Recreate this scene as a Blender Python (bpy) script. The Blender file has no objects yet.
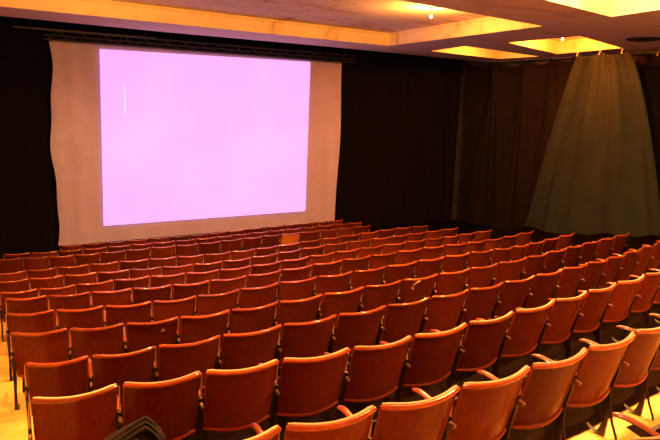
import bpy, bmesh, math, random
from mathutils import Vector, Matrix
from mathutils.geometry import tessellate_polygon
random.seed(7)
S = bpy.context.scene
C = S.collection

# ------------------------------------------------------------------ camera
cam_data = bpy.data.cameras.new('camera')
cam = bpy.data.objects.new('camera', cam_data); C.objects.link(cam)
FW = Vector((0.53996, 0.82266, -0.17798)); RT = Vector((0.83866, -0.54378, 0.03087)); UP = Vector((0.07139, 0.16594, 0.98355))
m3 = Matrix((RT, UP, -FW)).transposed()
cam.matrix_world = m3.to_4x4()
cam_data.sensor_width = 36.0; cam_data.lens = 620.62/660*36.0
cam_data.clip_start = 0.05; cam_data.clip_end = 100
S.camera = cam
# ------------------------------------------------------------------ world and exposure
w = bpy.data.worlds.new('dark_world'); S.world = w; w.use_nodes = True
w.node_tree.nodes['Background'].inputs[0].default_value = (0.02, 0.012, 0.008, 1)
w.node_tree.nodes['Background'].inputs[1].default_value = 0.05
S.view_settings.view_transform = 'Standard'; S.view_settings.look = 'None'
S.view_settings.exposure = 0.0; S.view_settings.gamma = 1.0; S.view_settings.use_curve_mapping = False
TUNGSTEN = (1.0, 0.46, 0.13)
AMBER = (1.0, 0.34, 0.05)
RED_AMBER = (1.0, 0.19, 0.02)
YELLOW = (1.0, 0.54, 0.20)
# lamps hanging in the ceiling coffers: x, y, watts, label
# last value: how far the bulb hangs below the coffer ceiling
LAMPS = [
 (8.70, 9.80, 320, 'bare glowing bulb near the right edge of the large stained ceiling coffer', AMBER, .21),
 (13.48, 10.28, 750, 'bare glowing bulb in the ceiling coffer beside the right-hand curtain', RED_AMBER, .21),
 (3.2, 11.7, 90, 'bare bulb in the left part of the large stained ceiling coffer', AMBER, .21),
 (5.2, 5.6, 2100, 'bare bulb in the fluted coffer over the middle seats', TUNGSTEN, .17),
 (8.2, 5.0, 750, 'bare bulb in the fluted coffer over the right-hand seats', YELLOW, .13),
 (13.9, 13.05, 160, 'unseen bulb added to light the small ceiling coffer at the screen end of the side curtains', AMBER, .13),  # unseen, added to brighten the orange faces of this coffer
 (.9, 3.8, 850, 'pendant bulb in the fluted coffer over the left aisle', TUNGSTEN, .85),
 (6.0, .1, 1100, 'pendant bulb in the fluted coffer right of the camera position', TUNGSTEN, .85),
]
ZS, ZC = 1.70, 2.04      # soffit and coffer ceiling heights (camera at 0)

# ------------------------------------------------------------------ materials
def new_mat(name):
    m = bpy.data.materials.new(name); m.use_nodes = True
    nt = m.node_tree; b = nt.nodes['Principled BSDF']
    return m, nt, b
def noise(nt, scale, detail=4, rough=.6, stretch=None, coord='Object'):
    tc = nt.nodes.new('ShaderNodeTexCoord'); mp = nt.nodes.new('ShaderNodeMapping')
    nt.links.new(tc.outputs[coord], mp.inputs[0])
    if stretch: mp.inputs['Scale'].default_value = stretch
    n = nt.nodes.new('ShaderNodeTexNoise'); n.inputs['Scale'].default_value = scale
    n.inputs['Detail'].default_value = detail; n.inputs['Roughness'].default_value = rough
    nt.links.new(mp.outputs[0], n.inputs['Vector'])
    return n
def ramp(nt, src, stops):
    r = nt.nodes.new('ShaderNodeValToRGB'); e = r.color_ramp.elements
    while len(e) < len(stops): e.new(.5)
    for k, (p, c) in enumerate(stops):
        e[k].position = p; e[k].color = (*c, 1)
    nt.links.new(src, r.inputs[0]); return r
def bump(nt, b, src, strength, dist=.01):
    n = nt.nodes.new('ShaderNodeBump'); n.inputs['Strength'].default_value = strength; n.inputs['Distance'].default_value = dist
    nt.links.new(src, n.inputs['Height']); nt.links.new(n.outputs[0], b.inputs['Normal'])
def wood(name, dark, light, rough=.35, coat=.4, stretch=(3, 3, 26), scale=2.2, vary=.35, spec=.12, cr=.10):
    m, nt, b = new_mat(name)
    n = noise(nt, scale, 5, .65, stretch)
    r = ramp(nt, n.outputs[0], [(.3, dark), (.7, light)])
    oi = nt.nodes.new('ShaderNodeObjectInfo')
    mr = nt.nodes.new('ShaderNodeMapRange'); mr.inputs[3].default_value = 1-vary; mr.inputs[4].default_value = 1+vary
    nt.links.new(oi.outputs['Random'], mr.inputs[0])
    hs = nt.nodes.new('ShaderNodeHueSaturation'); nt.links.new(r.outputs[0], hs.inputs['Color']); nt.links.new(mr.outputs[0], hs.inputs['Value'])
    nt.links.new(hs.outputs[0], b.inputs['Base Color'])
    n2 = noise(nt, 9, 4, .6)
    rr = nt.nodes.new('ShaderNodeMapRange'); rr.inputs[3].default_value = rough-.1; rr.inputs[4].default_value = rough+.18
    nt.links.new(n2.outputs[0], rr.inputs[0]); nt.links.new(rr.outputs[0], b.inputs['Roughness'])
    b.inputs['Coat Weight'].default_value = coat; b.inputs['Coat Roughness'].default_value = cr; b.inputs['Specular IOR Level'].default_value = spec
    bump(nt, b, n.outputs[0], .12, .002)
    return m
M = {}
M['back'] = wood('varnished_back_wood', (.070, .0095, .0022), (.115, .018, .0045), .30, .14, (26, 26, 3), spec=.06, cr=.07)
M['back_orange'] = wood('lit_worn_orange_wood', (.50, .12, .03), (.72, .22, .05), .38, .3, (26, 26, 3))  # worn orange back, with the light falling on it put into the colour
M['rail'] = wood('polished_rail_wood', (.17, .026, .007), (.30, .058, .015), .20, 1.0, (4, 26, 26))
M['lowrail'] = wood('lower_rail_wood', (.10, .012, .004), (.15, .021, .007), .32, .4, (4, 26, 26))
M['seat'] = wood('dark_seat_wood', (.008, .0035, .0025), (.016, .007, .004), .5, .05)
M['arm'] = wood('armrest_wood', (.12, .018, .005), (.19, .034, .009), .3, .5, (26, 4, 26))
M['ply'] = wood('worn_plywood_edge', (.16, .12, .07), (.42, .33, .20), .6, 0, (60, 8, 8), 3)
m, nt, b = new_mat('cast_iron'); n = noise(nt, 30)
r = ramp(nt, n.outputs[0], [(.3, (.008, .003, .0025)), (.7, (.020, .007, .005))]); nt.links.new(r.outputs[0], b.inputs['Base Color'])
b.inputs['Roughness'].default_value = .42; b.inputs['Metallic'].default_value = .25; bump(nt, b, n.outputs[0], .2, .003); M['iron'] = m
m, nt, b = new_mat('worn_bracket_metal'); n = noise(nt, 40)
r = ramp(nt, n.outputs[0], [(.35, (.38, .22, .13)), (.7, (.62, .42, .28))]); nt.links.new(r.outputs[0], b.inputs['Base Color'])
b.inputs['Roughness'].default_value = .35; b.inputs['Metallic'].default_value = .3; M['bracket'] = m
m, nt, b = new_mat('copper_bolt_metal'); n = noise(nt, 40); r = ramp(nt, n.outputs[0], [(.3, (.12, .05, .03)), (.7, (.26, .14, .08))]); nt.links.new(r.outputs[0], b.inputs['Base Color']); b.inputs['Roughness'].default_value = .4; b.inputs['Metallic'].default_value = .4; M['bolt'] = m
m, nt, b = new_mat('grey_toe_metal'); b.inputs['Base Color'].default_value = (.08, .07, .055, 1); b.inputs['Roughness'].default_value = .4; b.inputs['Metallic'].default_value = .5
n = noise(nt, 50); bump(nt, b, n.outputs[0], .2, .002); M['toe'] = m
# floor boards
m, nt, b = new_mat('floor_boards')
n = noise(nt, 2.0, 6, .65, (1.2, 14, 6)); n2 = noise(nt, .9, 5, .7)
r = ramp(nt, n.outputs[0], [(.3, (.60, .34, .075)), (.7, (.85, .56, .15))])
r2 = ramp(nt, n2.outputs[0], [(.35, (.45, .38, .30)), (.55, (1, 1, 1))])
mx = nt.nodes.new('ShaderNodeMix'); mx.data_type = 'RGBA'; mx.blend_type = 'MULTIPLY'; mx.inputs[0].default_value = .6
nt.links.new(r.outputs[0], mx.inputs[6]); nt.links.new(r2.outputs[0], mx.inputs[7]); nt.links.new(mx.outputs[2], b.inputs['Base Color'])
b.inputs['Roughness'].default_value = .5; bump(nt, b, n.outputs[0], .15, .004); M['floor'] = m
# ceiling plaster with water stains
def plaster(name, base, amount, seed):
    m, nt, b = new_mat(name)
    n = noise(nt, .55, 7, .62, (1, 1.7, 1)); n.inputs['Distortion'].default_value = 1.2
    n3 = noise(nt, 3.5, 6, .7)
    r = ramp(nt, n.outputs[0], [(.34, (.38, .12, .05)), (.39, (.80, .50, .30)), (.43, (1, .93, .85)), (.58, (1, 1, 1))])
    r3 = ramp(nt, n3.outputs[0], [(.32, (.55, .42, .34)), (.5, (1, 1, 1))])
    mx = nt.nodes.new('ShaderNodeMix'); mx.data_type = 'RGBA'; mx.blend_type = 'MULTIPLY'; mx.inputs[0].default_value = amount
    mx.inputs[6].default_value = (*base, 1); nt.links.new(r.outputs[0], mx.inputs[7])
    m2 = nt.nodes.new('ShaderNodeMix'); m2.data_type = 'RGBA'; m2.blend_type = 'MULTIPLY'; m2.inputs[0].default_value = amount*.6
    nt.links.new(mx.outputs[2], m2.inputs[6]); nt.links.new(r3.outputs[0], m2.inputs[7])
    nt.links.new(m2.outputs[2], b.inputs['Base Color']); b.inputs['Roughness'].default_value = .85
    bump(nt, b, n3.outputs[0], .25, .01)
    return m
M['plaster'] = plaster('stained_plaster', (.90, .76, .62), .7, 1)
M['soffit'] = plaster('beam_plaster', (.90, .72, .62), .30, 2)
M['dado'] = plaster('ochre_wall_plaster', (.42, .28, .18), .5, 4)
M['cornice'] = plaster('cornice_plaster', (.88, .74, .45), .40, 3)
m, nt, b = new_mat('dark_wall_paint'); n = noise(nt, 4)
r = ramp(nt, n.outputs[0], [(.3, (.030, .022, .020)), (.7, (.045, .035, .03))]); nt.links.new(r.outputs[0], b.inputs['Base Color']); b.inputs['Roughness'].default_value = .9; M['wall'] = m
def cloth(name, c1, c2, rough=.95, sheen=.1, scale=6):
    m, nt, b = new_mat(name); n = noise(nt, scale, 6, .7)
    r = ramp(nt, n.outputs[0], [(.3, c1), (.7, c2)]); nt.links.new(r.outputs[0], b.inputs['Base Color'])
    b.inputs['Roughness'].default_value = rough; b.inputs['Specular IOR Level'].default_value = .06; b.inputs['Sheen Weight'].default_value = sheen
    wv = noise(nt, 220, 2); bump(nt, b, wv.outputs[0], .25, .002); return m
M['black_cloth'] = cloth('black_curtain_cloth', (.002, .0015, .0018), (.004, .003, .0035), sheen=0)
M['grey_cloth'] = cloth('charcoal_curtain_cloth', (.085, .085, .060), (.115, .112, .078), sheen=0, scale=1.5)
M['lit_cloth'] = cloth('lit_green_grey_curtain_cloth', (.016, .022, .016), (.024, .032, .024), sheen=0, scale=1.5)  # lamplight on the middle of the side curtain put into a paler cloth
M['shaded_cloth'] = cloth('shaded_curtain_cloth', (.006, .0045, .0035), (.011, .008, .006), sheen=0, scale=1.5)  # same side curtain cloth with its shade put into the colour
M['screen_cloth'] = cloth('screen_cloth', (.37, .31, .55), (.44, .37, .64), .9, 0, 1.2)  # lavender tint stands in for projector light spilling round the image
m, nt, b = new_mat('projected_light')
n = noise(nt, .45, 3, .5); r = ramp(nt, n.outputs[0], [(.3, (.86, .38, .95)), (.7, (.95, .47, 1.0))])
b.inputs['Base Color'].default_value = (.25, .2, .25, 1); nt.links.new(r.outputs[0], b.inputs['Emission Color']); b.inputs['Emission Strength'].default_value = 1.0; b.inputs['Roughness'].default_value = .9
M['projection'] = m
m, nt, b = new_mat('projected_text'); b.inputs['Base Color'].default_value = (.5, .4, .5, 1); b.inputs['Emission Color'].default_value = (.72, .30, .80, 1); b.inputs['Emission Strength'].default_value = 1.0; M['ptext'] = m
m, nt, b = new_mat('projected_streak'); b.inputs['Base Color'].default_value = (.6, .5, .55, 1); b.inputs['Emission Color'].default_value = (.97, .58, 1, 1); b.inputs['Emission Strength'].default_value = 1.0; M['pstreak'] = m
m, nt, b = new_mat('truss_metal'); b.inputs['Base Color'].default_value = (.02, .018, .02, 1); b.inputs['Roughness'].default_value = .6; b.inputs['Metallic'].default_value = .2
n = noise(nt, 30); bump(nt, b, n.outputs[0], .1, .001); M['truss'] = m
m, nt, b = new_mat('pipe_metal'); b.inputs['Base Color'].default_value = (.06, .055, .06, 1); b.inputs['Roughness'].default_value = .5; b.inputs['Metallic'].default_value = .2; n = noise(nt, 30); bump(nt, b, n.outputs[0], .1, .001); M['pipe'] = m
m, nt, b = new_mat('glowing_bulb'); b.inputs['Base Color'].default_value = (1, .8, .5, 1); b.inputs['Emission Color'].default_value = (1, .62, .22, 1); b.inputs['Emission Strength'].default_value = 22; M['bulb'] = m
m, nt, b = new_mat('lamp_socket'); b.inputs['Base Color'].default_value = (.5, .42, .32, 1); b.inputs['Roughness'].default_value = .5; n = noise(nt, 30); bump(nt, b, n.outputs[0], .1, .001); M['socket'] = m
M['bag'] = cloth('black_bag_fabric', (.006, .005, .004), (.014, .010, .008), .7, .02, 14)
M['strap'] = cloth('ribbed_strap_webbing', (.006, .004, .003), (.014, .009, .006), .8, .02, 40)
m, nt, b = new_mat('hook_metal'); b.inputs['Base Color'].default_value = (.75, .62, .55, 1); b.inputs['Roughness'].default_value = .4; n = noise(nt, 30); bump(nt, b, n.outputs[0], .1, .001); M['hook'] = m
m, nt, b = new_mat('black_vent_metal'); b.inputs['Base Color'].default_value = (.008, .006, .005, 1); b.inputs['Roughness'].default_value = .7; n = noise(nt, 30); bump(nt, b, n.outputs[0], .1, .001); M['vent'] = m
m, nt, b = new_mat('pale_chip'); n = noise(nt, 60); r = ramp(nt, n.outputs[0], [(.3, (.28, .14, .08)), (.7, (.42, .26, .17))]); nt.links.new(r.outputs[0], b.inputs['Base Color']); b.inputs['Roughness'].default_value = .7; M['chip'] = m

# ------------------------------------------------------------------ mesh helpers
def mesh_of(name, bm, mat, smooth=True):
    me = bpy.data.meshes.new(name)
    bmesh.ops.recalc_face_normals(bm, faces=bm.faces)
    bm.to_mesh(me); bm.free()
    for mm in (mat if isinstance(mat, list) else [mat]): me.materials.append(mm)
    if smooth:
        for p in me.polygons: p.use_smooth = True
        try: me.set_sharp_from_angle(angle=math.radians(40))
        except Exception: pass
    return me
def obj(name, bm, mat, parent=None, smooth=True):
    o = bpy.data.objects.new(name, mesh_of(name, bm, mat, smooth)); C.objects.link(o)
    if parent: o.parent = parent
    return o
def tag(o, label, cat, group=None):
    o['label'] = label; o['category'] = cat
    if group: o['group'] = group
    return o
def thing(name, label, cat, loc=(0, 0, 0), rz=0, group=None):
    o = bpy.data.objects.new(name, None); C.objects.link(o); o.location = loc; o.rotation_euler = (0, 0, rz)
    o.empty_display_size = .1
    return tag(o, label, cat, group)
def structure(o): o['kind'] = 'structure'; return o
def box(bm, x0, x1, y0, y1, z0, z1):
    v = [bm.verts.new(p) for p in ((x0,y0,z0),(x1,y0,z0),(x1,y1,z0),(x0,y1,z0),(x0,y0,z1),(x1,y0,z1),(x1,y1,z1),(x0,y1,z1))]
    for f in ((0,3,2,1),(4,5,6,7),(0,1,5,4),(1,2,6,5),(2,3,7,6),(3,0,4,7)): bm.faces.new([v[i] for i in f])
    return v
def tube(bm, pts, rad, n=8, flat=1.0, caps=True):
    """sweep a round section (flattened across the second axis by `flat`) along pts; rad may be a list"""
    pts = [Vector(p) for p in pts]; rings = []
    for i, p in enumerate(pts):
        t = (pts[min(i+1, len(pts)-1)]-pts[max(i-1, 0)]).normalized()
        ref = Vector((0, 0, 1)) if abs(t.z) < .9 else Vector((1, 0, 0))
        a = t.cross(ref).normalized(); b2 = a.cross(t).normalized()
        rr = rad[i] if isinstance(rad, (list, tuple)) else rad
        rings.append([bm.verts.new(p+a*rr*math.cos(k*2*math.pi/n)+b2*rr*flat*math.sin(k*2*math.pi/n)) for k in range(n)])
    for i in range(len(rings)-1):
        for k in range(n): bm.faces.new([rings[i][k], rings[i][(k+1) % n], rings[i+1][(k+1) % n], rings[i+1][k]])
    if caps: bm.faces.new(rings[0][::-1]); bm.faces.new(rings[-1])
def grid_solid(bm, front, back):
    """closed slab between two equally sized vertex grids"""
    F = [[bm.verts.new(p) for p in row] for row in front]; B = [[bm.verts.new(p) for p in row] for row in back]
    R, K = len(F), len(F[0])
    for i in range(R-1):
        for j in range(K-1):
            bm.faces.new([F[i][j], F[i][j+1], F[i+1][j+1], F[i+1][j]])
            bm.faces.new([B[i][j], B[i+1][j], B[i+1][j+1], B[i][j+1]])
    for i in range(R-1):
        bm.faces.new([F[i][0], F[i+1][0], B[i+1][0], B[i][0]]); bm.faces.new([F[i][-1], B[i][-1], B[i+1][-1], F[i+1][-1]])
    for j in range(K-1):
        bm.faces.new([F[0][j], B[0][j], B[0][j+1], F[0][j+1]]); bm.faces.new([F[-1][j], F[-1][j+1], B[-1][j+1], B[-1][j]])
def prism_x(bm, poly, x0, x1):
    """poly: (y,z) outline extruded along x"""
    a = [bm.verts.new((x0, y, z)) for y, z in poly]; b2 = [bm.verts.new((x1, y, z)) for y, z in poly]
    bm.faces.new(a); bm.faces.new(b2[::-1]); n = len(poly)
    for i in range(n): bm.faces.new([a[i], a[(i+1) % n], b2[(i+1) % n], b2[i]])

# ------------------------------------------------------------------ the seating plan
H = 0.80                     # chair height above its tread
# row: (z of chair tops, positions of the standards between seats)
ROWS = {
 -1: (-1.185, [(2.12, 1.16), (2.62, 1.14), (3.14, 1.15)]),
 0: (-1.348, [(0.37, 2.25), (0.79, 2.21), (1.21, 2.16), (1.68, 2.1), (2.18, 2.07), (2.7, 2.06), (3.22, 2.07), (3.75, 2.09), (4.26, 2.13), (4.77, 2.17), (5.28, 2.21)]),
 1: (-1.541, [(0.36, 3.36), (0.82, 3.32), (1.28, 3.25), (1.76, 3.19), (2.26, 3.13), (2.77, 3.11), (3.31, 3.12), (3.85, 3.14), (4.4, 3.18), (4.91, 3.22), (5.42, 3.26), (5.98, 3.31), (6.49, 3.37), (7.0, 3.43), (7.51, 3.49)]),
 2: (-1.711, [(0.45, 4.31), (0.85, 4.23), (1.3, 4.19), (1.79, 4.17), (2.31, 4.16), (2.84, 4.16), (3.37, 4.16), (3.9, 4.17), (4.42, 4.18), (4.95, 4.21), (5.49, 4.24), (6.03, 4.29), (6.56, 4.34), (7.03, 4.37), (7.54, 4.46), (8.05, 4.54), (8.56, 4.62), (9.07, 4.71), (9.58, 4.79)]),
 3: (-1.867, [(0.47, 5.41), (0.9, 5.29), (1.34, 5.2), (1.8, 5.14), (2.28, 5.11), (2.79, 5.12), (3.32, 5.14), (3.87, 5.17), (4.41, 5.19), (4.97, 5.2), (5.51, 5.22), (6.04, 5.25), (6.68, 5.31), (7.19, 5.38), (7.7, 5.45), (8.21, 5.52), (8.72, 5.59), (9.23, 5.66), (9.73, 5.73)]),
 4: (-2.010, [(0.53, 6.39), (0.96, 6.29), (1.4, 6.2), (1.86, 6.12), (2.33, 6.09), (2.84, 6.11), (3.36, 6.15), (3.9, 6.17), (4.44, 6.18), (4.99, 6.2), (5.56, 6.24), (6.1, 6.28), (6.61, 6.29), (7.11, 6.28), (7.53, 6.28), (7.94, 6.32), (8.45, 6.41), (8.96, 6.5), (9.47, 6.59)]),
 5: (-2.175, [(0.63, 7.46), (1.05, 7.37), (1.5, 7.29), (1.96, 7.22), (2.42, 7.15), (2.9, 7.12), (3.42, 7.13), (3.96, 7.18), (4.5, 7.25), (5.05, 7.3), (5.59, 7.33), (6.13, 7.36), (6.66, 7.39), (7.17, 7.39), (7.66, 7.38), (8.12, 7.38), (8.62, 7.43), (9.16, 7.52), (9.67, 7.61)]),
 6: (-2.350, [(0.65, 8.36), (1.08, 8.3), (1.53, 8.29), (2.01, 8.3), (2.49, 8.27), (2.98, 8.2), (3.47, 8.16), (3.99, 8.17), (4.54, 8.23), (5.09, 8.32), (5.64, 8.38), (6.17, 8.43), (6.73, 8.47), (7.29, 8.51), (7.79, 8.52), (8.22, 8.53), (8.68, 8.57), (9.18, 8.62), (9.7, 8.66)]),
 7: (-2.559, [(0.7, 9.65), (1.15, 9.64), (1.61, 9.61), (2.07, 9.55), (2.55, 9.51), (3.04, 9.45), (3.54, 9.39), (4.05, 9.37), (4.59, 9.41), (5.17, 9.5), (5.72, 9.61), (6.3, 9.71), (6.87, 9.75), (7.45, 9.77), (7.97, 9.79), (8.43, 9.83), (8.98, 9.87), (9.5, 9.91), (10.0, 9.92)]),
 8: (-2.706, [(0.78, 10.69), (1.24, 10.7), (1.7, 10.7), (2.2, 10.68), (2.68, 10.66), (3.18, 10.61), (3.67, 10.56), (4.17, 10.51), (4.7, 10.5), (5.23, 10.54), (5.76, 10.6), (6.32, 10.69), (6.89, 10.77), (7.44, 10.85), (8.0, 10.91), (8.58, 11.0), (9.11, 11.06), (9.6, 11.06), (10.07, 10.99)]),
 9: (-2.989, [(0.96, 12.93), (1.42, 12.81), (1.87, 12.72), (2.33, 12.65), (2.81, 12.62), (3.32, 12.63), (3.84, 12.64), (4.37, 12.62), (4.88, 12.61), (5.41, 12.63), (5.96, 12.68), (6.49, 12.72), (6.99, 12.74), (7.52, 12.74), (8.13, 12.74), (8.65, 12.76), (9.17, 12.78), (9.69, 12.8)]),
 10: (-3.085, [(1.18, 13.71), (1.67, 13.63), (2.17, 13.55), (2.67, 13.51), (3.16, 13.51), (3.66, 13.5), (4.15, 13.5), (4.65, 13.49), (5.14, 13.48), (5.64, 13.5), (6.13, 13.54), (6.63, 13.58), (7.12, 13.62), (7.62, 13.64), (8.11, 13.65), (8.61, 13.67), (9.1, 13.69), (9.59, 13.71), (10.09, 13.73)]),
 11: (-3.173, [(2.37, 14.44), (2.84, 14.4), (3.32, 14.38), (3.81, 14.37), (4.31, 14.37), (4.81, 14.36), (5.3, 14.34), (5.81, 14.36), (6.33, 14.41), (6.88, 14.47), (7.48, 14.54), (8.0, 14.56), (8.52, 14.58), (9.04, 14.6), (9.56, 14.62), (10.08, 14.64)]),
}
def row_y(row, x):
    n = ROWS[row][1]
    if x <= n[0][0]: return n[0][1]+(x-n[0][0])*max(-.22, min(0, (n[1][1]-n[0][1])/(n[1][0]-n[0][0])))
    if x >= n[-1][0]: return n[-1][1]+(x-n[-1][0])*.03
    for (x0, y0), (x1, y1) in zip(n, n[1:]):
        if x <= x1: return y0+(x-x0)*(y1-y0)/(x1-x0)

# ------------------------------------------------------------------ floor: a terrace for each row
XL, XR, YB, YF = -3.0, 16.2, -4.0, 16.55
order = sorted(ROWS)
FX = [XL, -1.5, 0, .4, .8, 1.3, 2, 2.8, 3.6, 4.5, 5.5, 6.5, 7.5, 8.5, 9.5, 10.5, 12, 14, XR]
def riser_y(row, x): return row_y(row, max(-.5, min(10.5, x)))-.10
bm = bmesh.new()
prev = [(x, YB) for x in FX]; zprev = None
lines = []
for k, rw in enumerate(order):
    z = ROWS[rw][0]-H
    near = [(x, YB) for x in FX] if k == 0 else [(x, riser_y(rw, x)) for x in FX]
    far = [(x, riser_y(order[k+1], x)) for x in FX] if k+1 < len(order) else [(x, YF) for x in FX]
    a = [bm.verts.new((x, y, z)) for x, y in near]; b2 = [bm.verts.new((x, y, z)) for x, y in far]
    for i in range(len(FX)-1): bm.faces.new([a[i], a[i+1], b2[i+1], b2[i]])
    if zprev:
        for i in range(len(FX)-1): bm.faces.new([zprev[i], zprev[i+1], a[i+1], a[i]])
    zprev = b2
bmesh.ops.remove_doubles(bm, verts=bm.verts, dist=1e-5)
fl = structure(obj('floor', bm, M['floor'], smooth=False))

m, nt, b = new_mat('dark_floor_sheet'); n = noise(nt, 12)  # near-black sheet colour; under the seats it stands in for their shade
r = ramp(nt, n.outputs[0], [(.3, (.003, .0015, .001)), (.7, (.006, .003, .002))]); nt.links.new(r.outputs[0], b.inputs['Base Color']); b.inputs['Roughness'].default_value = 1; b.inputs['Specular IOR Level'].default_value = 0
def side_sheet(x0, x1, zoff=.012):
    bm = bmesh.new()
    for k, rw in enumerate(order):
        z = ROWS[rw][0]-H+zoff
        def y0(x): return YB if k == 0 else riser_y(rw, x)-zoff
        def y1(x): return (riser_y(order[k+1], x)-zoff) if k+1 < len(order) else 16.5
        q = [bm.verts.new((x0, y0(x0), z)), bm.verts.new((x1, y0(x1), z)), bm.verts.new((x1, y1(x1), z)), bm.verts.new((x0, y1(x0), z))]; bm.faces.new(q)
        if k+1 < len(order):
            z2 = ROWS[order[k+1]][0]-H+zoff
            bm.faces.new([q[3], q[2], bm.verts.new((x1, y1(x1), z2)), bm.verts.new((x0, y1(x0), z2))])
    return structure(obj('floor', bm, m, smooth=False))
side_sheet(10.25, 16.44)  # near-black sheet over the side floor
bm = bmesh.new(); zo = .008            # shade under the seats painted as near-black floor, one sheet per terrace
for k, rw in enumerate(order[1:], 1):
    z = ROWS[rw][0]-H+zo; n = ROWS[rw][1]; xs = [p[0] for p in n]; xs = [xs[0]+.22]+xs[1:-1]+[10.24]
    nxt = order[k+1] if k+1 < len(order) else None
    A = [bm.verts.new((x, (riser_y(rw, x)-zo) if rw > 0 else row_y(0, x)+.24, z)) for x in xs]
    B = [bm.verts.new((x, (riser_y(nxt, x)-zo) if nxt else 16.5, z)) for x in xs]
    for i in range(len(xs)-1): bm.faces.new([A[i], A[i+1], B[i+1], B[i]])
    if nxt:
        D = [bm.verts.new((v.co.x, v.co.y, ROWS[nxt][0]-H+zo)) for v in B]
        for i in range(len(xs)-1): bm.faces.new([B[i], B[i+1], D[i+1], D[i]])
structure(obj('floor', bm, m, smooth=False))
# ------------------------------------------------------------------ walls
def wall(name, x0, x1, y0, y1, z0, z1, mat='wall'):
    bm = bmesh.new(); box(bm, x0, x1, y0, y1, z0, z1); return structure(obj(name, bm, M[mat], smooth=False))
ZB = -4.2
wall('wall_front', XL-.2, XR+.2, YF+.2, YF+.4, ZB, 3.2)
wall('wall_left', XL-.2, XL, YB, YF+.4, ZB, 3.2, 'dado')
wall('trim_6', XL, XL+.06, 9.5, YF+.2, ZB, ZS)   # black boarding on the stage end of the left wall
wall('wall_right', XR+.25, XR+.45, YB, YF+.4, ZB, 3.2)
wall('wall_back', XL-.2, XR+.45, YB-.2, YB, ZB, 3.2, 'dado')

# ------------------------------------------------------------------ ceiling with sunken coffers
YE = 15.5
outer = [(XL-.1, YB-.1), (XR+.4, YB-.1), (XR+.4, YE), (9.7, 15.3), (5.2, 15.5), (XL-.1, 15.2)]
COF = [
 [(-2.2, 7.3), (6.44, 8.02), (10.33, 8.35), (10.80, 13.80), (-2.2, 13.78)],
 [(-2.2, .1), (9.05, .1), (10.16, 6.80), (8.0, 6.50), (-2.2, 5.6)],
 [(12.08, 12.22), (13.84, 12.42), (15.64, 12.67), (15.6, 14.25), (12.45, 13.99)],
 [(12.14, 8.79), (14.87, 9.55), (15.27, 11.78), (12.17, 10.85)],
 [(11.2, 1.0), (15.0, 1.0), (15.3, 8.0), (11.95, 7.03)],
 [(-2.2, -3.5), (9.0, -3.5), (9.05, -.6), (-2.2, -.6)],
]
bm = bmesh.new()
loops = [outer]+COF
vs = [[bm.verts.new((x, y, ZS)) for x, y in lp] for lp in loops]
flat = [v for l in vs for v in l]
for t in tessellate_polygon([[Vector((x, y, 0)) for x, y in lp] for lp in loops]):
    try: bm.faces.new([flat[i] for i in t])
    except ValueError: pass
# front edge of the beam rises into the dark stage pit
fe = vs[0]; top = [bm.verts.new((v.co.x, v.co.y, 3.0)) for v in fe[2:6]]
for i in range(3): bm.faces.new([fe[2+i], fe[3+i], top[i+1], top[i]])
structure(obj('ceiling', bm, M['soffit'], smooth=False))
bm = bmesh.new()
for lp in COF:
    cx = sum(p[0] for p in lp)/len(lp); cy = sum(p[1] for p in lp)/len(lp)
    o2 = [(x+(.1 if x > cx else -.1), y+(.1 if y > cy else -.1)) for x, y in lp]
    bm.faces.new([bm.verts.new((x, y, ZC)) for x, y in o2])
ceil_top = structure(obj('ceiling', bm, M['plaster'], smooth=False))
# cornice mouldings lining each coffer: a stepped profile swept round the opening
def cornice(name, lp, parent_name):
    bm = bmesh.new(); n = len(lp)
    prof = [(0.0, ZS), (-.012, ZS+.0), (-.012, ZS+.035), (.006, ZS+.05), (.006, ZS+.27), (-.02, ZS+.29), (-.04, ZS+.335), (.10, ZS+.345)]
    rings = []
    for (o_, z) in prof:
        ring = []
        for i in range(n):
            p0, p1, p2 = Vector(lp[i-1]), Vector(lp[i]), Vector(lp[(i+1) % n])
            d1 = (p1-p0).normalized(); d2 = (p2-p1).normalized()
            n1 = Vector((d1.y, -d1.x)); n2 = Vector((d2.y, -d2.x))
            mm = (n1+n2); mm = mm/(mm.length_squared/2) if mm.length > .1 else n1
            q = p1+mm*o_; ring.append(bm.verts.new((q.x, q.y, z)))
        rings.append(ring)
    for a, b2 in zip(rings, rings[1:]):
        for i in range(n): bm.faces.new([a[i], a[(i+1) % n], b2[(i+1) % n], b2[i]])
    return structure(obj(name, bm, M['cornice'], smooth=False))
tr = [cornice('trim_%d' % (k+1), lp, '') for k, lp in enumerate(COF)]
# fluted ribs on the right face of the near coffer
bm = bmesh.new()
a, b2 = Vector((9.05, .1)), Vector((10.16, 6.80)); d = (b2-a).normalized(); nn = Vector((-d.y, d.x)); L = (b2-a).length; k = 0
while k*.054 < L-.05:
    p = a+d*(.03+k*.054)+nn*(-.002)
    q = [p-d*.014, p+d*.014, p+d*.010+nn*.035, p-d*.010+nn*.035]
    va = [bm.verts.new((v.x, v.y, ZS+.06)) for v in q]; vb = [bm.verts.new((v.x, v.y, ZS+.27)) for v in q]
    bm.faces.new(va); bm.faces.new(vb)
    for i in range(4): bm.faces.new([va[i], va[(i+1) % 4], vb[(i+1) % 4], vb[i]])
    k += 1
ribs = obj('flute', bm, M['cornice'], tr[1], smooth=False); ribs['kind'] = 'stuff'
# dark cover over the stage pit
bm = bmesh.new(); box(bm, XL-.1, XR+.4, 15.0, YF+.3, 3.0, 3.1); structure(obj('ceiling', bm, M['wall'], smooth=False))

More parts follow.
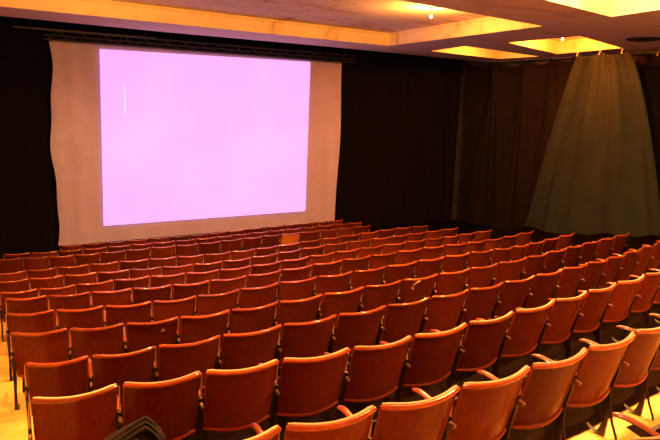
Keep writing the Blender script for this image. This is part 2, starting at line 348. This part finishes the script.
# lamps in the coffers
for (x, y, watts, lab, hue, dz) in LAMPS:
    t = thing('ceiling_lamp', lab, 'lamp', (x, y, ZC), 0)
    bm = bmesh.new(); tube(bm, [(0, 0, -.002), (0, 0, -.012), (0, 0, -.018)], [.055, .055, .04], 16); obj('lamp_base', bm, M['socket'], t)
    bm = bmesh.new(); tube(bm, [(0, 0, -.015), (0, 0, min(-.016, -dz+.11)), (0, 0, min(-.017, -dz+.109)), (0, 0, -dz+.065)], [.005, .005, .018, .018], 12); obj('socket', bm, M['socket'], t)
    bm = bmesh.new(); tube(bm, [(0, 0, -dz+.07), (0, 0, -dz+.06), (0, 0, -dz+.04), (0, 0, -dz+.02), (0, 0, -dz+.006), (0, 0, -dz)], [.014, .018, .028, .030, .018, .004], 14)
    obj('bulb', bm, M['bulb'], t)
    ld = bpy.data.lights.new('lamp_light', 'POINT'); ld.color = hue; ld.energy = watts; ld.shadow_soft_size = .045
    lo = bpy.data.objects.new('lamp_light', ld); C.objects.link(lo); lo.parent = t; lo.location = (0, 0, -dz-.05)
t = thing('ceiling_vent', 'small black oval vent on the ceiling beam at the far right edge', 'vent', (13.35, 8.1, ZS), 0)
bm = bmesh.new(); tube(bm, [(0, 0, 0), (0, 0, -.03), (0, 0, -.045)], [.34, .34, .26], 20); obj('rim', bm, M['vent'], t)
bm = bmesh.new(); tube(bm, [(0, 0, -.04), (0, 0, -.055)], [.20, .18], 20); obj('cover', bm, M['vent'], t)

# ------------------------------------------------------------------ screen, truss, pipe
SX0, SX1, SY = 2.65, 10.97, 16.30
scr = thing('projection_screen', 'wide pale cloth projection screen hanging in front of the black curtain', 'screen', ((SX0+SX1)/2, SY, -3.95), 0)
ox, oz = (SX0+SX1)/2, -3.95
def screen_pt(u, v):
    z = -3.60+v*4.97
    xl = SX0-.02+.05*math.sin(v*9.0)+.02*math.sin(v*23); xr = SX1+.02-.04*math.sin(v*7+1)-.10*(1-v)
    x = xl+(xr-xl)*u
    e = (max(0, .12-u)/.12+max(0, u-.88)/.12)
    y = SY+.03*math.sin(x*7.3+v*1.5)*e+.025*math.sin(x*15+2*v)*e
    z -= .03*math.sin(u*math.pi)*v*0
    return Vector((x-ox, y-SY, z-oz))
bm = bmesh.new(); NU, NV = 90, 30
fr = [[screen_pt(j/NU, i/NV) for j in range(NU+1)] for i in range(NV+1)]
grid_solid(bm, fr, [[p+Vector((0, .012, 0)) for p in row] for row in fr]); obj('cloth', bm, M['screen_cloth'], scr)
bm = bmesh.new()
P = [(3.72, -3.17), (9.75, -3.17), (9.80, 1.32), (3.77, 1.24)]
va = [bm.verts.new((x-ox, -.045, z-oz)) for x, z in P]; vb = [bm.verts.new((x-ox, -.040, z-oz)) for x, z in P]
bm.faces.new(va); bm.faces.new(vb)
for i in range(4): bm.faces.new([va[i], va[(i+1) % 4], vb[(i+1) % 4], vb[i]])
pj = obj('projected_image', bm, M['projection'], scr, smooth=False); pj['label'] = 'bright plain pink rectangle of projected light'
bm = bmesh.new(); x = 8.06
random.seed(3)
while x < 8.96:
    wd = random.uniform(.03, .075); box(bm, x-ox, x+wd-ox, -.049, -.046, -2.835-oz, -2.795-oz); x += wd+random.choice((.015, .015, .05))
o = obj('caption_line', bm, M['ptext'], pj, smooth=False); o['label'] = 'faint line of tiny projected writing, lower right'
bm = bmesh.new(); box(bm, 4.335-ox, 4.355-ox, -.049, -.046, -.35-oz, .42-oz); o = obj('light_streak', bm, M['pstreak'], pj, smooth=False); o['label'] = 'thin pale upright streak'

tt = thing('lighting_truss', 'black lattice truss spanning above the projection screen', 'truss', (6.5, 16.05, 1.36), 0)
tz = 1.36
def tp(x, dy, dz): return (x-6.5, dy, dz)
for nm, dy, dz in (('chord', 0, 0), ('chord', 0, .20), ('chord', .14, .10)):
    bm = bmesh.new(); tube(bm, [tp(2.5, dy, dz), tp(11.3, dy, dz+.02)], .022, 8); obj(nm, bm, M['truss'], tt)
k = 0; x = 2.55
while x < 11.2:
    bm = bmesh.new(); z0, z1 = (0, .20) if k % 2 == 0 else (.20, 0)
    tube(bm, [tp(x, 0, z0), tp(x+.25, 0, z1)], .011, 6); tube(bm, [tp(x, 0, z0), tp(x+.25, .14, .10)], .009, 6)
    obj('lattice_bar', bm, M['truss'], tt); x += .25; k += 1
for x in (2.9, 5.5, 8.1, 10.9):
    bm = bmesh.new(); tube(bm, [tp(x, .07, .10), tp(x, .07, 1.645)], .008, 6); obj('hanger', bm, M['truss'], tt)
bm = bmesh.new(); tube(bm, [(2.2, 15.95, 1.57), (2.2, 15.95, 3.005)], .005, 6); tube(bm, [(4.8, 15.95, 1.57), (4.8, 15.95, 3.005)], .005, 6)
tube(bm, [(1.85, 15.95, 1.56), (3.4, 15.95, 1.57), (5.08, 15.95, 1.575)], .020, 10)
tag(obj('batten_pipe', bm, M['pipe']), 'thin grey pipe hanging below the ceiling edge left of the truss', 'pipe')

# ------------------------------------------------------------------ curtains
def fold(x, sd):
    return (.55*math.sin(x*2.1*2+sd)+.35*math.sin(x*5.3+1.7*sd+.8*math.sin(x*1.3+sd))+.25*math.sin(x*11+sd*3)+.1*math.sin(x*23+sd))
def back_curtain(x0, x1, sd, lab, y=16.46, ztop=2.95):
    bm = bmesh.new(); nx = int((x1-x0)*22); nz = 14; fr = []
    for i in range(nz+1):
        v = i/nz; z = -3.94+v*(ztop+3.94); row = []
        for j in range(nx+1):
            x = x0+(x1-x0)*j/nx
            row.append(Vector((x, y+.05*fold(x+.15*math.sin(v*3+sd), sd)*(.7+.3*(1-v)), z)))
        fr.append(row)
    grid_solid(bm, fr, [[p+Vector((0, .01, 0)) for p in row] for row in fr])
    return tag(obj('curtain', bm, M['black_cloth']), lab, 'curtain')
back_curtain(XL+.05, 2.9, 1.0, 'black curtain filling the dark area left of the projection screen')
back_curtain(2.92, 11.3, 2.0, 'black curtain hanging directly behind the projection screen', 16.50)
back_curtain(11.0, 13.7, 3.3, 'black curtain hanging immediately right of the projection screen', 16.40)
back_curtain(13.72, 16.15, 4.1, 'black curtain at the far right corner, next to the side curtains', 16.42)
# side curtains hang from hooks on the beam and fan out below
HOOKS = [14.9, 13.6, 12.55, 11.45, 10.72, 10.1, 9.62, 8.8, 7.8, 6.6]
def side_curtain(y0, y1, hooks, sd, lab, mat, xb=16.16):
    bm = bmesh.new(); ny = int((y1-y0)*26); nz = 46; fr = []
    for i in range(nz+1):
        v = i/nz; row = []
        for j in range(ny+1):
            y = y0+(y1-y0)*j/ny
            hs = sorted(hooks, key=lambda h: abs(h-y)); d0 = abs(hs[0]-y)
            a = max([h for h in hooks if h <= y], default=y0); c = min([h for h in hooks if h > y], default=y1)
            span = max(.05, c-a); tpos = (y-a)/span
            sag = .13*span*4*tpos*(1-tpos)
            z = -3.90+v*(ZS-.03-sag*1.0+3.90)
            dep = 0
            for q, h in enumerate(hooks):          # creases fan from each hook
                for s_, amp in ((-.42, .07), (-.10, .09), (.22, .08), (.5, .05)):
                    yy = h+s_*(1-v)**.8*(1.3+.5*math.sin(q*2.3+sd))+.03*s_
                    wd = .045+.13*(1-v)
                    dep += amp*math.exp(-((y-yy)/wd)**2)*(.35+.65*v)
            dep += .035*math.sin(y*6.1+sd+(1-v)*1.5)*(1-v)
            dep -= .10*4*tpos*(1-tpos)*span*v**3
            row.append(Vector((xb-min(.22, dep), y, z)))
        fr.append(row)
    grid_solid(bm, fr, [[p+Vector((.008, 0, 0)) for p in row] for row in fr])
    o = obj('curtain', bm, mat); return tag(o, lab, 'curtain')
side_curtain(11.62, 16.2, [14.9, 13.6, 12.55, 11.75], .4, 'shaded dark curtain on the right wall, the half nearer the screen', M['shaded_cloth'], 16.17)
side_curtain(5.9, 9.95, [h for h in HOOKS if h < 9.9], 1.9, 'shaded dark curtain with deep folds at the right edge of the photo', M['shaded_cloth'], 16.20)
side_curtain(-3.9, 5.8, [5.4, 4.1, 2.8, 1.5, .2, -1.2, -2.5], 2.9, 'dark curtain on the right wall nearest the rear of the room', M['shaded_cloth'], 16.14)
# lit greenish panel gathered at the top between two hooks and fanning out to the floor
bm = bmesh.new(); NY, NZ = 110, 50; fr = []
for i in range(NZ+1):
    v = i/NZ; row = []; sp = (1-v)**.75
    ya, yb = 9.45-1.25*sp, 10.95+1.95*sp
    for j in range(NY+1):
        u = j/NY; y = ya+(yb-ya)*u
        sag = .10*abs(math.sin(u*math.pi*2))
        dep = .06+.13*math.sin(u*24+.4+.9*math.sin(u*9))*(.3+.75*sp)*(.6+.4*math.sin(u*5+1))+.035*math.sin(u*41+1)*(.4+.6*v)+.16*math.exp(-((u-.80)/.03)**2)*(.3+.7*v)+.10*math.exp(-((u-.55)/.03)**2)*v+.09*math.exp(-((u-.25)/.04)**2)+.16*math.sin(u*math.pi)*sp
        row.append(Vector((15.08+.80*sp**.8-dep, y, -3.86+v*(ZS-.05-sag+3.86))))
    fr.append(row)
grid_solid(bm, fr, [[p+Vector((.008, 0, 0)) for p in row] for row in fr])
tag(obj('curtain', bm, M['lit_cloth']), 'lit greenish grey curtain fanning out from the hooks on the right wall', 'curtain')
bm = bmesh.new(); tube(bm, [(16.12, 5.9, ZS-.03), (16.12, 15.3, ZS-.03)], .008, 6)
tag(obj('curtain_wire', bm, M['hook']), 'taut pale wire carrying the right-hand curtains under the ceiling', 'wire')
ords = ['first', 'second', 'third', 'fourth', 'fifth', 'sixth', 'seventh', 'eighth', 'ninth', 'tenth', 'eleventh', 'twelfth', 'thirteenth', 'fourteenth', 'fifteenth', 'sixteenth', 'seventeenth', 'eighteenth']
for k, (hx, h) in enumerate([(16.10, 14.9), (16.10, 13.6), (16.10, 12.55), (15.03, 10.92), (15.03, 10.25), (15.03, 9.62), (16.10, 9.3), (16.10, 8.8)]):
    bm = bmesh.new(); tube(bm, [(hx+.01, h, ZS+.0), (hx, h, ZS-.02), (hx-.03, h, ZS-.05), (hx-.05, h, ZS-.09), (hx-.03, h, ZS-.11)], .019, 8)
    tag(obj('curtain_hook', bm, M['hook']), 'small pale hook holding the right-wall curtain, %s from the screen corner' % ords[k], 'hook', 'curtain hooks along the right wall')

# ------------------------------------------------------------------ theatre seats
# local frame: x across, +y towards the screen, z up from the tread; built 0.5 wide (pitch) and scaled in x to the row's pitch
HW, SAG, LEAN, ZB0 = .231, .052, .125, .36
def back_y(u, z):        # u -1..1
    t = (z-ZB0)/(H-ZB0)
    return (1-t)*LEAN+SAG*(abs(u)**2-1)
def arc(z, off=0, n=14, hw=HW, dip=0.0):
    return [Vector((hw*(2*j/n-1), back_y(2*j/n-1, z)+off, z-dip*(1-(2*j/n-1)**2))) for j in range(n+1)]
def panel_bm():
    bm = bmesh.new(); rows_ = []
    NZ, N = 7, 14
    for i in range(NZ+1):
        z = ZB0+(H-.012-ZB0)*i/NZ; row = []
        for j in range(N+1):
            u = 2*j/N-1
            hw = HW-(.010*(1-i/NZ))                       # sides taper slightly to the bottom
            zz = z-.012*(1-u*u)*(i/NZ)-(.022*(1-u*u))*(1-i/NZ)   # top dips, bottom bows down
            row.append(Vector((hw*u, back_y(u, z), zz)))
        rows_.append(row)
    grid_solid(bm, rows_, [[p+Vector((0, .013, 0)) for p in r_] for r_ in rows_])
    return bm
def strip(bm, pts, h, d, r=.35):
    """rounded bar: section height h (z), depth d (y) along pts"""
    sec = [(-.5, -.5+r), (-.5+r*.6, -.5), (.5-r*.6, -.5), (.5, -.5+r), (.5, .5-r), (.5-r*.6, .5), (-.5+r*.6, .5), (-.5, .5-r)]
    rings = []
    for i, p in enumerate(pts):
        t = (pts[min(i+1, len(pts)-1)]-pts[max(i-1, 0)]); t.z = 0; t.normalize(); nrm = Vector((-t.y, t.x, 0))
        k = .72 if i in (0, len(pts)-1) else 1
        rings.append([bm.verts.new(p+nrm*a*d*k+Vector((0, 0, b_*h*k))) for a, b_ in sec])
    for i in range(len(rings)-1):
        for k in range(8): bm.faces.new([rings[i][k], rings[i][(k+1) % 8], rings[i+1][(k+1) % 8], rings[i+1][k]])
    bm.faces.new(rings[0]); bm.faces.new(rings[-1])
def rail_pts(z, off, hw, dip):
    N = 16; out = []
    for j in range(N+1):
        u = 2*j/N-1
        out.append(Vector((hw*u, back_y(u, z)+off, z-dip*(1-u*u))))
    a, b_ = out[0].copy(), out[-1].copy()
    out[0].z -= .004; out[-1].z -= .004
    return out
ME = {}
def reg(key, bm, mat, smooth=True): ME[key] = mesh_of(key, bm, mat, smooth)
reg('backrest', panel_bm(), M['back']); 
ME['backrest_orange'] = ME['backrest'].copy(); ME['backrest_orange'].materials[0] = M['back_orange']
bm = bmesh.new(); strip(bm, rail_pts(H-.013, -.003, HW+.003, .012), .025, .026); reg('top_rail', bm, M['rail'])
bm = bmesh.new(); strip(bm, rail_pts(H+.0005, .008, HW-.006, .012), .006, .017, .2); reg('worn_edge', bm, M['ply'])
bm = bmesh.new(); strip(bm, rail_pts(ZB0+.012, -.004, HW-.008, .022), .020, .022); reg('bottom_rail', bm, M['lowrail'])
# narrow side mouldings down both edges of the back, one mesh per side
for s_, nm in ((-1, 'l'), (1, 'r')):
    bm = bmesh.new(); pts = []
    for i in range(7):
        z = ZB0+.01+(H-.05-ZB0)*i/6; hw = HW-.010*(1-i/6)-.003
        pts.append((s_*hw, back_y(1, z)+.002, z))
    tube(bm, pts, .0075, 6); reg('side_edge_'+nm, bm, M['lowrail'])
# folded-up seat: curved plywood standing in front of the back
def seat_bm(up=True):
    bm = bmesh.new(); R_, N = 8, 10; top = []
    for i in range(R_+1):
        v = i/R_; row = []
        for j in range(N+1):
            u = 2*j/N-1; w_ = .200*(1-.10*max(0, v-.7)/.3*u*u)
            edge = -.03*max(0, v-.8)/.2*(u**4)
            if up: row.append(Vector((w_*u, LEAN+.045+.07*v+.025*math.sin(v*3.0)-.010*(1-u*u), .185+.385*v+edge-.02*(1-v)*(1-u*u))))
            else: row.append(Vector((w_*u, .135+.40*v+edge, .425+.02*math.sin(v*3.1)-.012*(1-u*u)+(-.03 if v > .95 else 0))))
        top.append(row)
    off = Vector((0, .028, -.006)) if up else Vector((0, 0, -.026))
    grid_solid(bm, top, [[p+off for p in r_] for r_ in top]); return bm
reg('seat', seat_bm(), M['seat']); reg('seat_open', seat_bm(False), M['seat'])
# cast iron standard between two seats
PX = .25
def standard_bm():
    bm = bmesh.new()
    poly = [(.10, .59), (.28, .605), (.31, .58), (.20, .56), (.17, .50), (.185, .42), (.175, .30), (.145, .20), (.150, .10), (.175, .04), (.20, .0), (.13, .0),
            (.120, .10), (.118, .20), (.125, .30), (.10, .40), (.075, .50), (.07, .59)]
    prism_x(bm, poly, PX-.010, PX+.010)
    tube(bm, [(PX, .065, .60), (PX, .108, .44), (PX, .120, .33), (PX, .112, .22), (PX, .085, .12), (PX, .05, .04), (PX, .04, .0)], [.012, .012, .011, .010, .009, .009, .009], 6)
    return bm
def arm_bm():
    bm = bmesh.new(); pts = []; rad = []
    for i in range(11):
        v = i/10
        pts.append((PX, .095+.285*v, .592+.028*math.sin(min(1, v*1.15)*math.pi/2)-.01*max(0, v-.85)/.15)); rad.append((.016+.006*v)*(1 if v < .95 else .7))
    tube(bm, pts, rad, 10, .62)
    return bm
reg('armrest', arm_bm(), M['arm'])
reg('side_standard', standard_bm(), M['iron'])
bm = bmesh.new()
tube(bm, [(PX, .040, .765), (PX, .052, .70), (PX, .064, .62), (PX, .070, .575)], [.002, .004, .006, .009], 8, 1.0); reg('bracket', bm, M['bracket'])
bm = bmesh.new(); tube(bm, [(PX, .062, .560), (PX, .030, .555), (PX, .022, .553)], [.013, .013, .007], 10); reg('bolt', bm, M['bolt'])
bm = bmesh.new(); tube(bm, [(PX, .17, .012), (PX, .21, .018), (PX, .245, .032), (PX, .26, .046)], [.015, .016, .013, .006], 8, .6); reg('foot', bm, M['toe'])

def part(key, parent, name=None, dx=0.0, label=None):
    o = bpy.data.objects.new(name or key, ME[key]); C.objects.link(o); o.parent = parent; o.location = (dx, 0, 0)
    if label: o['label'] = label
    return o
ROWNAME = {-1: 'in the nearest row', 0: 'in the second row from camera', 1: 'in the third row from camera', 2: 'in the fourth row from camera',
 3: 'in the fifth row from camera', 4: 'in the sixth row from camera', 5: 'in the seventh row from camera', 6: 'in the seventh row from the screen', 7: 'in the sixth row from the screen',
 8: 'in the fifth row from the screen', 9: 'in the third row from the screen', 10: 'in the second row from the screen', 11: 'in the row nearest the screen'}
# real ordinal of rows from the screen: 11 front, 10 second, 9 third, 8 fourth, 7 fifth, 6 sixth
ROWNAME[8] = 'in the fourth row from the screen'; ROWNAME[7] = 'in the fifth row from the screen'; ROWNAME[6] = 'in the sixth row from the screen'
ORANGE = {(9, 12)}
CHIPPED = {(3, 2): (.10, .70), (3, 3): (-.08, .69), (5, 2): None}
SEATS = {}
random.seed(21)
for rw in order:
    ztop, nodes = ROWS[rw]; n = len(nodes)-1
    for q in range(n):
        i = q; (xa, ya), (xb, yb) = nodes[q], nodes[q+1]
        na, nb = nodes[max(0, q-1)], nodes[min(n, q+2)]
        ang = .5*math.atan2(yb-ya, xb-xa)+.5*math.atan2(nb[1]-na[1], nb[0]-na[0])
        pitch = math.hypot(xb-xa, yb-ya)
        side = '%s from the left end' % ords[q]
        look = 'red-brown wooden theatre seat'
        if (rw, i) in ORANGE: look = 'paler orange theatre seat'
        if rw in (0,) and i == 0: look = 'open seat under the black bag'; side = 'leftmost'
        if q == 0 and not (rw == 0): side = 'at the left end'
        if rw == 3 and i in (2, 3): look = 'seat with chipped back'
        if rw == 3 and i == 8: look = 'seat with torn rail strip'
        t = thing('theatre_seat', '%s, %s, %s' % (look, side, ROWNAME[rw]), 'seat', ((xa+xb)/2, (ya+yb)/2, ztop-H), ang, 'theatre seats '+ROWNAME[rw])
        t.scale = (pitch/.50, 1, 1); SEATS[(rw, i)] = t
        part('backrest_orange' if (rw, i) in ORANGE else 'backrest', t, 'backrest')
        part('top_rail', t)
        if rw <= 1: part('worn_edge', t)
        part('bottom_rail', t)
        part('side_edge_l', t, 'side_edge'); part('side_edge_r', t, 'side_edge')
        if (rw, i) == (0, 0): part('seat_open', t, 'seat')
        else: part('seat', t)
        for dx in ((0, -2*PX) if q == 0 and rw >= 0 else (0,)):
            st = part('side_standard', t, None, dx)
            f_ = bpy.data.objects.new('foot', ME['foot']); C.objects.link(f_); f_.parent = st
            if dx == 0: part('armrest', t, None, dx)
            br = part('bracket', t, None, dx)
            bo = bpy.data.objects.new('bolt', ME['bolt']); C.objects.link(bo); bo.parent = br
# pale chips and a torn strip
for key, (cx_, cz_) in {(3, 2): (.09, .69), (3, 3): (-.02, .70)}.items():
    bm = bmesh.new(); ring = []
    for k in range(9):
        a = k/9*2*math.pi; rr = .022*(1+.35*math.sin(a*3+key[1]))
        x_, z_ = cx_+rr*math.cos(a), cz_+rr*.8*math.sin(a)
        ring.append((x_, back_y(x_/HW, z_)-.0035, z_))
    va = [bm.verts.new(p) for p in ring]; vb = [bm.verts.new((p[0], p[1]+.004, p[2])) for p in ring]
    bm.faces.new(va); bm.faces.new(vb)
    for k in range(9): bm.faces.new([va[k], va[(k+1) % 9], vb[(k+1) % 9], vb[k]])
    o = obj('chip', bm, M['chip'], SEATS[key], smooth=False); o['label'] = 'small pale chip in the varnish'
if (3, 8) in SEATS:
    bm = bmesh.new(); x_ = -.09
    tube(bm, [(x_+.02, back_y(.3, .79)-.03, .80), (x_+.015, back_y(.3, .78)-.035, .765), (x_-.02, back_y(.3, .74)-.025, .745), (x_-.045, back_y(.3, .7)-.02, .715), (x_-.05, back_y(.3, .68)-.02, .675)], [.010, .014, .010, .012, .020], 6, .5)
    o = obj('torn_strip', bm, M['chip'], SEATS[(3, 8)]); o['label'] = 'pale torn strip curling down from the rail'

# ------------------------------------------------------------------ black backpack on the open seat at the bottom
st = SEATS[(0, 0)]
bag = thing('backpack', 'black backpack with ribbed straps standing on a seat at the bottom edge', 'bag', (st.location.x+.050, st.location.y+.335, st.location.z+.452), st.rotation_euler.z)
bag.scale = (.74, .72, .69)
bm = bmesh.new(); fr = []
secs = [(0, .17, .10), (.05, .19, .12), (.20, .20, .125), (.30, .21, .115), (.37, .15, .09), (.425, .07, .055), (.462, .02, .02)]
rings = []
for z, rx, ry in secs:
    rings.append([bm.verts.new((.55*max(0, z-.22)+rx*math.copysign(abs(math.cos(a))**.7, math.cos(a)), ry*math.copysign(abs(math.sin(a))**.7, math.sin(a)), z+.0)) for a in [k/20*2*math.pi for k in range(20)]])
for a, b2 in zip(rings, rings[1:]):
    for k in range(20): bm.faces.new([a[k], a[(k+1) % 20], b2[(k+1) % 20], b2[k]])
bm.faces.new(rings[0]); bm.faces.new(rings[-1]); obj('bag_body', bm, M['bag'], bag)
for k, off in enumerate((-.075, -.035, .0)):
    bm = bmesh.new(); pts = []
    for j in range(13):
        u = -1+2*j/12; zz = .30+.165*(1-abs(u)**1.15)+.012-abs(off)*.35; pts.append((u*.20+.55*(zz-.22), off-.01, .30+.165*(1-abs(u)**1.15)+.012-abs(off)*.35))
    tube(bm, pts, .017, 8, .5); obj('strap', bm, M['strap'], bag)
bm = bmesh.new(); box(bm, .03, .075, -.125, -.105, .375, .390); bmesh.ops.bevel(bm, geom=bm.edges[:], offset=.004, segments=1)
o = obj('buckle', bm, M['hook'], bag); o['label'] = 'small shiny buckle'
